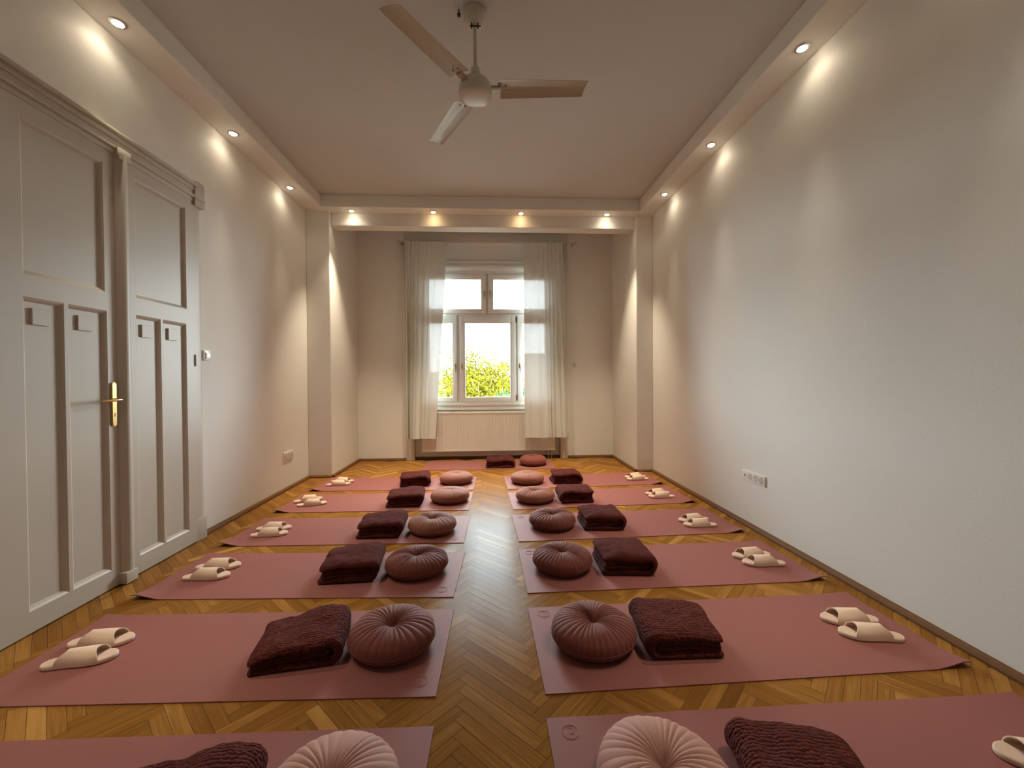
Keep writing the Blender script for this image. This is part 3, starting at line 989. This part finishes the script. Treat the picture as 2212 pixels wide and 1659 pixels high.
# ------------------------------------------------------------------ folded blankets
def blanket_mesh(m, seed, w, d, h, open_h, layers=2, t=0.034):
    """folded fleece: nested folds round on the +x side, open on the -x side; cross-section faces the camera"""
    s = MB()
    def ribbon(zlo, zhi, xr, x0lo, x0hi, th, sd_):
        r = (zhi - zlo) / 2
        path = []
        n1, n2 = 26, 14
        for i in range(n1):
            path.append((x0lo + (xr - r - x0lo) * i / n1, zlo))
        for i in range(n2 + 1):
            a = -PI / 2 + PI * i / n2
            path.append((xr - r + r * math.cos(a), (zlo + zhi) / 2 + r * math.sin(a)))
        for i in range(1, n1 + 1):
            path.append((xr - r + (x0hi - xr + r) * i / n1, zhi))
        P = [Vector((a, b_)) for a, b_ in path]
        outer, inner = [], []
        N = len(P)
        for i in range(N):
            tg = (P[min(i + 1, N - 1)] - P[max(i - 1, 0)]).normalized()
            nm = Vector((tg.y, -tg.x))
            e = min(i, N - 1 - i)
            q = th / 2 * (1.0 if e > 2 else (0.45, 0.8, 0.95)[e])
            outer.append(P[i] + nm * q)
            inner.append(P[i] - nm * q)
        ring = outer + inner[::-1]
        ny = 40
        v, f = [], []
        nr = len(ring)
        for j in range(ny + 1):
            u = j / ny
            y = -d / 2 + d * u
            ed = min(u, 1 - u) * d
            k = 1.0 if ed > 0.018 else math.sqrt(max(0.0, 1 - ((0.018 - ed) / 0.018) ** 2)) * 0.75 + 0.25
            for i, q in enumerate(ring):
                ci = i if i < N else 2 * N - 1 - i
                c = P[ci]
                xx = c.x + (q.x - c.x) * k
                zz = c.y + (q.y - c.y) * k
                # the pile sags towards its open side and its corners
                fx = (xx + w / 2) / w
                sag = open_h + (1 - open_h) * min(1, max(0, fx) * 1.5) ** 0.8
                crn = 1 - 0.10 * (abs(2 * u - 1) ** 4)
                zz *= sag * crn
                # rounded corners in plan
                ec = max(0.0, 1 - ed / 0.035)
                xx *= 1 - 0.075 * (1 - math.sqrt(max(0.0, 1 - ec * ec)))
                yy = y + 0.012 * math.sin(5 * xx + sd_) * (1 if u > 0.5 else -1)
                nv = Vector((xx * 7 + seed, yy * 7, zz * 9 + sd_))
                wob = 0.014 * noise.noise(nv) + 0.006 * noise.noise(nv * 3.1)
                fz = 0.0018 * noise.noise(Vector((xx * 90 + seed, yy * 90, zz * 90)))
                up_ = min(1.0, zz / 0.03)
                xx2 = xx + 0.014 * noise.noise(Vector((yy * 5, zz * 12 + sd_, seed))) + fz
                v.append((xx2, yy + fz, max(0.0, zz + wob * up_ + fz)))
        for j in range(ny):
            for i in range(nr):
                k2 = (i + 1) % nr
                f.append((j * nr + i, j * nr + k2, (j + 1) * nr + k2, (j + 1) * nr + i))
        # closed ends (quads between outer and inner side)
        for j in (0, ny):
            for i in range(N - 1):
                a, b_ = j * nr + i, j * nr + i + 1
                c, e = j * nr + nr - 2 - i, j * nr + nr - 1 - i
                f.append((a, b_, c, e) if j == 0 else (a, e, c, b_))
        s.add(v, f)
    ribbon(t / 2, h - t / 2, w / 2, -w / 2, -w / 2 + 0.006, t, 0.0)
    if layers > 1:
        g_ = (h - 2 * t) / 2
        ribbon(t + g_ / 2, h - t - g_ / 2, w / 2 - t - 0.004, -w / 2 + 0.012, -w / 2 + 0.020, min(g_ * 0.95, t), 5.0)
    o = s.build('folded_blanket', m, None, smooth='all')
    return o
BG = 'folded burgundy fleece blankets'
bproto = {
    'wa': blanket_mesh(M['waffle'], 3, 0.37, 0.31, 0.120, 0.55),
    'wb': blanket_mesh(M['waffle'], 9, 0.34, 0.33, 0.118, 0.85),
    'fa': blanket_mesh(M['fluff'], 15, 0.35, 0.33, 0.135, 0.82),
    'fb': blanket_mesh(M['fluff'], 21, 0.335, 0.34, 0.130, 0.92),
    'fc': blanket_mesh(M['fluff'], 27, 0.34, 0.30, 0.128, 0.95),
    'ft': blanket_mesh(M['fluff'], 33, 0.39, 0.32, 0.125, 0.97),
}
BL = [  # proto, x, y, rotation, mirror, label
    ('wa', -0.895, 1.175, 4, 0, 'burgundy waffle blanket at the bottom edge on the ' + rowname(0, -1)),
    ('wa', -0.880, 1.960, 12, 0, 'burgundy waffle blanket tapering to a wedge on the ' + rowname(1, -1)),
    ('fa', -0.898, 2.735, 6, 0, 'burgundy fleece blanket folded square on the ' + rowname(2, -1)),
    ('fa', -0.890, 3.450, 3, 0, 'burgundy fleece blanket folded square on the ' + rowname(3, -1)),
    ('fa', -0.860, 4.240, 5, 0, 'burgundy fleece blanket with a loose flap on the ' + rowname(4, -1)),
    ('fc', -0.905, 5.000, 8, 0, 'burgundy fleece blanket on the ' + rowname(5, -1)),
    ('wb', 0.930, 1.160, -8, 1, 'burgundy waffle blanket at the bottom edge on the ' + rowname(0, 1)),
    ('wb', 0.875, 1.940, -4, 1, 'burgundy waffle blanket on the ' + rowname(1, 1)),
    ('fb', 0.868, 2.725, -2, 0, 'burgundy fleece blanket touching the cushion on the ' + rowname(2, 1)),
    ('fb', 0.925, 3.500, -1, 0, 'burgundy fleece blanket on the ' + rowname(3, 1)),
    ('fc', 0.866, 4.240, 0, 1, 'burgundy fleece blanket on the ' + rowname(4, 1)),
    ('fc', 0.895, 4.990, 2, 0, 'burgundy fleece blanket on the ' + rowname(5, 1)),
    ('ft', 0.128, 5.925, 2, 0, 'burgundy fleece blanket on the lone mat by the radiator'),
]
used = set()
for key, x, y, a, mir, lab in BL:
    o = bproto[key] if key not in used else copy_tree(bproto[key])
    used.add(key)
    o.location = (x, y, MT + 0.0006)
    o.rotation_euler = (0, 0, math.radians(a))
    o.scale = (-1 if mir else 1, 1, 1)
    tag(o, lab, 'blanket', BG)

# ------------------------------------------------------------------ slippers
SL = 0.272
def foot_w(t):
    """half width along the sole, 0 heel .. 1 toe"""
    if t <= 0 or t >= 1: return 0.0
    e = min(1, math.sqrt(max(0, 1 - (1 - min(1, t / 0.16)) ** 2)))
    g_ = min(1, math.sqrt(max(0, 1 - (1 - min(1, (1 - t) / 0.26)) ** 2)))
    body = 0.034 + 0.0155 * (0.5 - 0.5 * math.cos(PI * min(1, max(0, (t - 0.25) / 0.45))))
    return body * e * g_
def make_slipper():
    r = empty('slipper')
    n = 44
    ts = [0.5 - 0.5 * math.cos(PI * i / n) for i in range(n + 1)]
    def outline(sc, z, zt=0.0):
        pts = []
        for t in ts: pts.append((SL * (0.5 + (t - 0.5) * (1 - (1 - sc) * 0.35)), foot_w(t) * sc + 0.0004, z))
        for t in ts[::-1]: pts.append((SL * (0.5 + (t - 0.5) * (1 - (1 - sc) * 0.35)), -foot_w(t) * sc - 0.0004, z))
        return pts
    rings = [outline(0.93, 0.0), outline(0.99, 0.003), outline(1.0, 0.009), outline(0.98, 0.016), outline(0.93, 0.019), outline(0.86, 0.0175)]
    v, f = [], []
    m_ = len(rings[0])
    for q in rings: v += q
    for k in range(len(rings) - 1):
        for i in range(m_):
            j = (i + 1) % m_
            f.append((k * m_ + i, k * m_ + j, (k + 1) * m_ + j, (k + 1) * m_ + i))
    def cap(k, flip):
        for i in range(n):
            a, b_, c, d = k * m_ + i, k * m_ + i + 1, k * m_ + m_ - 2 - i, k * m_ + m_ - 1 - i
            f.append((a, b_, c, d) if flip else (d, c, b_, a))
    cap(0, False)
    cap(len(rings) - 1, True)
    MB().add(v, f).build('sole', M['slip'], r, smooth='all')
    # footbed
    q1 = outline(0.85, 0.0182)
    s = MB().add(q1 + outline(0.84, 0.0165), [])
    for i in range(n):
        s.f.append((i, i + 1, m_ - 2 - i, m_ - 1 - i)); s.mi.append(0)
    tag(s.build('footbed', M['slipbed'], r, smooth='all'), 'slightly darker footbed')
    # broad strap over the instep
    nu, nv = 26, 14
    def P(u, w, off):
        a = PI * u
        side = abs(math.cos(a))
        t0 = 0.36 - 0.14 * side ** 2
        t1 = 0.74 + 0.08 * side ** 2
        t = t0 + (t1 - t0) * w
        hw = foot_w(t) * 1.03 + off
        hh = (0.058 - 0.008 * w) + off
        z = 0.006 + hh * math.sin(a) ** 0.72
        return (SL * t, hw * math.cos(a), z)
    v, f = [], []
    for off in (0.0, -0.0045):
        for j in range(nv + 1):
            for i in range(nu + 1): v.append(P(i / nu, j / nv, off))
    N1 = (nu + 1) * (nv + 1)
    for j in range(nv):
        for i in range(nu):
            a = j * (nu + 1) + i
            f.append((a, a + 1, a + nu + 2, a + nu + 1))
            f.append((N1 + a, N1 + a + nu + 1, N1 + a + nu + 2, N1 + a + 1))
    for i in range(nu):
        f.append((i, N1 + i, N1 + i + 1, i + 1))
        a = nv * (nu + 1) + i
        f.append((a, a + 1, N1 + a + 1, N1 + a))
    for j in range(nv):
        for i in (0, nu):
            a, c = j * (nu + 1) + i, (j + 1) * (nu + 1) + i
            f.append((a, c, N1 + c, N1 + a))
    MB().add(v, f).build('strap', M['slip'], r, smooth=True)
    return r
sp = make_slipper()
SP = [  # side,row,which, heel, toe
    (-1, 1, 0, (-1.955, 1.895), (-1.691, 1.961)), (-1, 1, 1, (-1.990, 2.050), (-1.718, 2.078)),
    (-1, 2, 0, (-1.928, 2.698), (-1.664, 2.722)), (-1, 2, 1, (-1.946, 2.840), (-1.680, 2.866)),
    (-1, 3, 0, (-1.908, 3.400), (-1.647, 3.448)), (-1, 3, 1, (-1.944, 3.545), (-1.675, 3.572)),
    (-1, 4, 0, (-1.906, 4.180), (-1.652, 4.274)), (-1, 4, 1, (-1.994, 4.305), (-1.760, 4.440)),
    (-1, 5, 0, (-1.928, 4.972), (-1.668, 5.032)), (-1, 5, 1, (-1.935, 5.150), (-1.668, 5.150)),
    (1, 0, 0, (1.905, 1.180), (1.648, 1.270)),
    (1, 1, 0, (1.938, 1.852), (1.678, 1.915)), (1, 1, 1, (1.951, 1.998), (1.686, 2.030)),
    (1, 2, 0, (1.942, 2.646), (1.672, 2.680)), (1, 2, 1, (1.942, 2.795), (1.662, 2.780)),
    (1, 3, 0, (1.886, 3.380), (1.612, 3.404)), (1, 3, 1, (1.892, 3.525), (1.616, 3.510)),
    (1, 4, 0, (1.908, 4.225), (1.632, 4.240)), (1, 4, 1, (1.916, 4.365), (1.638, 4.335)),
    (1, 5, 0, (1.927, 4.985), (1.651, 4.988)), (1, 5, 1, (1.935, 5.105), (1.660, 5.090)),
]
first = True
for side, row, wh, heel, toe in SP:
    o = sp if first else copy_tree(sp)
    first = False
    a = math.atan2(toe[1] - heel[1], toe[0] - heel[0])
    mid = ((heel[0] + toe[0]) / 2, (heel[1] + toe[1]) / 2)
    o.location = (mid[0] - SL / 2 * math.cos(a), mid[1] - SL / 2 * math.sin(a), MT + 0.0016)
    o.rotation_euler = (0, 0, a)
    if row == 0:
        lab = 'beige slipper cut off by the right photo edge on the ' + rowname(row, side)
    else:
        lab = 'beige open-toe slipper, the %s of the pair, on the %s' % ('nearer' if wh == 0 else 'farther', rowname(row, side))
    tag(o, lab, 'slipper', 'beige open-toe slippers')

# ------------------------------------------------------------------ outside: trees, houses, ground
M['leaf'] = mat('spring_leaf', (0.054, 0.050, 0.0040), 0.6, spec=0.0, var=(3.0, 0.35))
M['leaf2'] = mat('deep_leaf', (0.020, 0.045, 0.024), 0.6, spec=0.0, var=(3.0, 0.3))
M['bark'] = mat('bark', (0.22, 0.15, 0.10), 0.9)
M['render'] = mat('pale_house_render', (0.30, 0.28, 0.25), 0.9)
M['tile'] = mat('pale_red_roof_tile', (0.10, 0.06, 0.045), 0.8)
M['ground'] = mat('street_ground', (0.10, 0.10, 0.09), 0.9)
M['hill'] = mat('wooded_hill', (0.04, 0.055, 0.045), 0.9, var=(0.2, 0.4))
structure(MB().box(-120, 7.2, -8.2, 120, 260, -8).build('ground', M['ground']), 'pale ground outside')
def tree(loc, crown, R_, nl, leafm, seed, label, size=0.105):
    random.seed(seed)
    t_ = tag(empty('tree', loc), label, 'tree')
    s = MB()
    cz = crown
    s.tube([(0, 0, 0), (0.06, 0.05, cz * 0.5), (0, 0, cz)], [0.22, 0.17, 0.10], 10)
    tips = []
    for i in range(34):
        a = random.uniform(0, 2 * PI)
        el = random.uniform(-0.1, 1.45)
        rr = R_ * random.uniform(0.65, 1.0)
        tip = Vector((rr * math.cos(a) * math.cos(el), rr * math.sin(a) * math.cos(el), cz + rr * math.sin(el)))
        base = Vector((0, 0, cz - random.uniform(0, R_ * 0.5)))
        mid = base.lerp(tip, 0.5) + Vector((random.uniform(-.2, .2), random.uniform(-.2, .2), random.uniform(0, .3)))
        s.tube([base, mid, tip], [0.055, 0.035, 0.012], 6)
        tips += [tip, mid.lerp(tip, 0.5), mid]
        for k in range(3):
            q = mid.lerp(tip, random.uniform(0.2, 0.9))
            t2 = q + Vector((random.uniform(-1, 1), random.uniform(-1, 1), random.uniform(-0.3, 1))) * R_ * 0.22
            s.tube([q, t2], [0.018, 0.007], 5)
            tips.append(t2)
    s.build('trunk', M['bark'], t_, smooth=True)
    v, f = [], []
    for i in range(nl):
        c = random.choice(tips)
        rad_ = R_ * 0.13
        p_ = c + Vector((random.gauss(0, rad_), random.gauss(0, rad_), random.gauss(0, rad_ * 0.7)))
        ax = Vector((random.gauss(0, 1), random.gauss(0, 1), random.gauss(0, 1))).normalized()
        bx = ax.orthogonal().normalized()
        bx = Matrix.Rotation(random.uniform(0, 6.28), 3, ax) @ bx
        cx_ = ax.cross(bx)
        L_ = size * random.uniform(0.7, 1.3)
        k = len(v)
        v += [p_ - bx * L_ * 0.5, p_ + cx_ * L_ * 0.28, p_ + bx * L_ * 0.5, p_ - cx_ * L_ * 0.28]
        f.append((k, k + 1, k + 2, k + 3))
    MB().add(v, f).build('foliage', leafm, t_, fix=False)
    return t_
tree((-0.55, 17.5, -8), 7.55, 2.75, 26000, M['leaf'], 5, 'bright yellow-green tree seen through the middle of the window')
tree((-4.6, 24.5, -8), 7.2, 2.5, 12000, M['leaf'], 12, 'yellow-green tree at the left side of the window view')
tree((1.15, 12.0, -8), 7.75, 1.3, 7000, M['leaf2'], 19, 'darker bluish green tree at the lower right of the window view')
def house(name, x0, y0, x1, y1, zt, label, ridge=1.6):
    h_ = tag(empty(name, ((x0 + x1) / 2, (y0 + y1) / 2, -8)), label, 'house')
    hw, hd = (x1 - x0) / 2, (y1 - y0) / 2
    z = zt + 8
    MB().box(-hw, -hd, 0, hw, hd, z).build('wall', M['render'], h_)
    MB().prism([(-hd - 0.4, z), (hd + 0.4, z), (0, z + ridge)], -hw - 0.4, hw + 0.4, 'X').build('roof', M['tile'], h_)
    return h_
def windows(h_, xs, zs_, hd):
    for x in xs:
        for z in zs_:
            MB().box(x - 0.5, -hd - 0.03, z, x + 0.5, -hd + 0.02, z + 1.4).build('window', M['socketgrey'], h_)
hh = house('house', -9, 42, 3.5, 52, 0.4, 'pale rendered house behind the trees, seen through the window')
windows(hh, (-4.8, -2.4, 0.2, 2.6, 4.8), (3.0, 6.0), 5)
hh = house('house', 4.6, 50, 13, 58, 2.9, 'pale house seen through the right sheer curtain')
windows(hh, (-3.0, -1.0, 1.2, 3.0), (5.0, 8.0), 4)
v, f = [], []
nx_ = 60
for j in range(2):
    for i in range(nx_ + 1):
        x = -120 + 240 * i / nx_
        zt = 5.0 + 3.2 * math.sin(x * 0.035 + 0.6) + 1.5 * noise.noise(Vector((x * 0.08, 0, 0)))
        v.append((x, 150 + 30 * j, -8 if j == 0 else zt))
f = [(i, i + 1, nx_ + 2 + i, nx_ + 1 + i) for i in range(nx_)]
structure(MB().add(v, f).build('hill', M['hill'], smooth='all'), 'distant wooded hill')
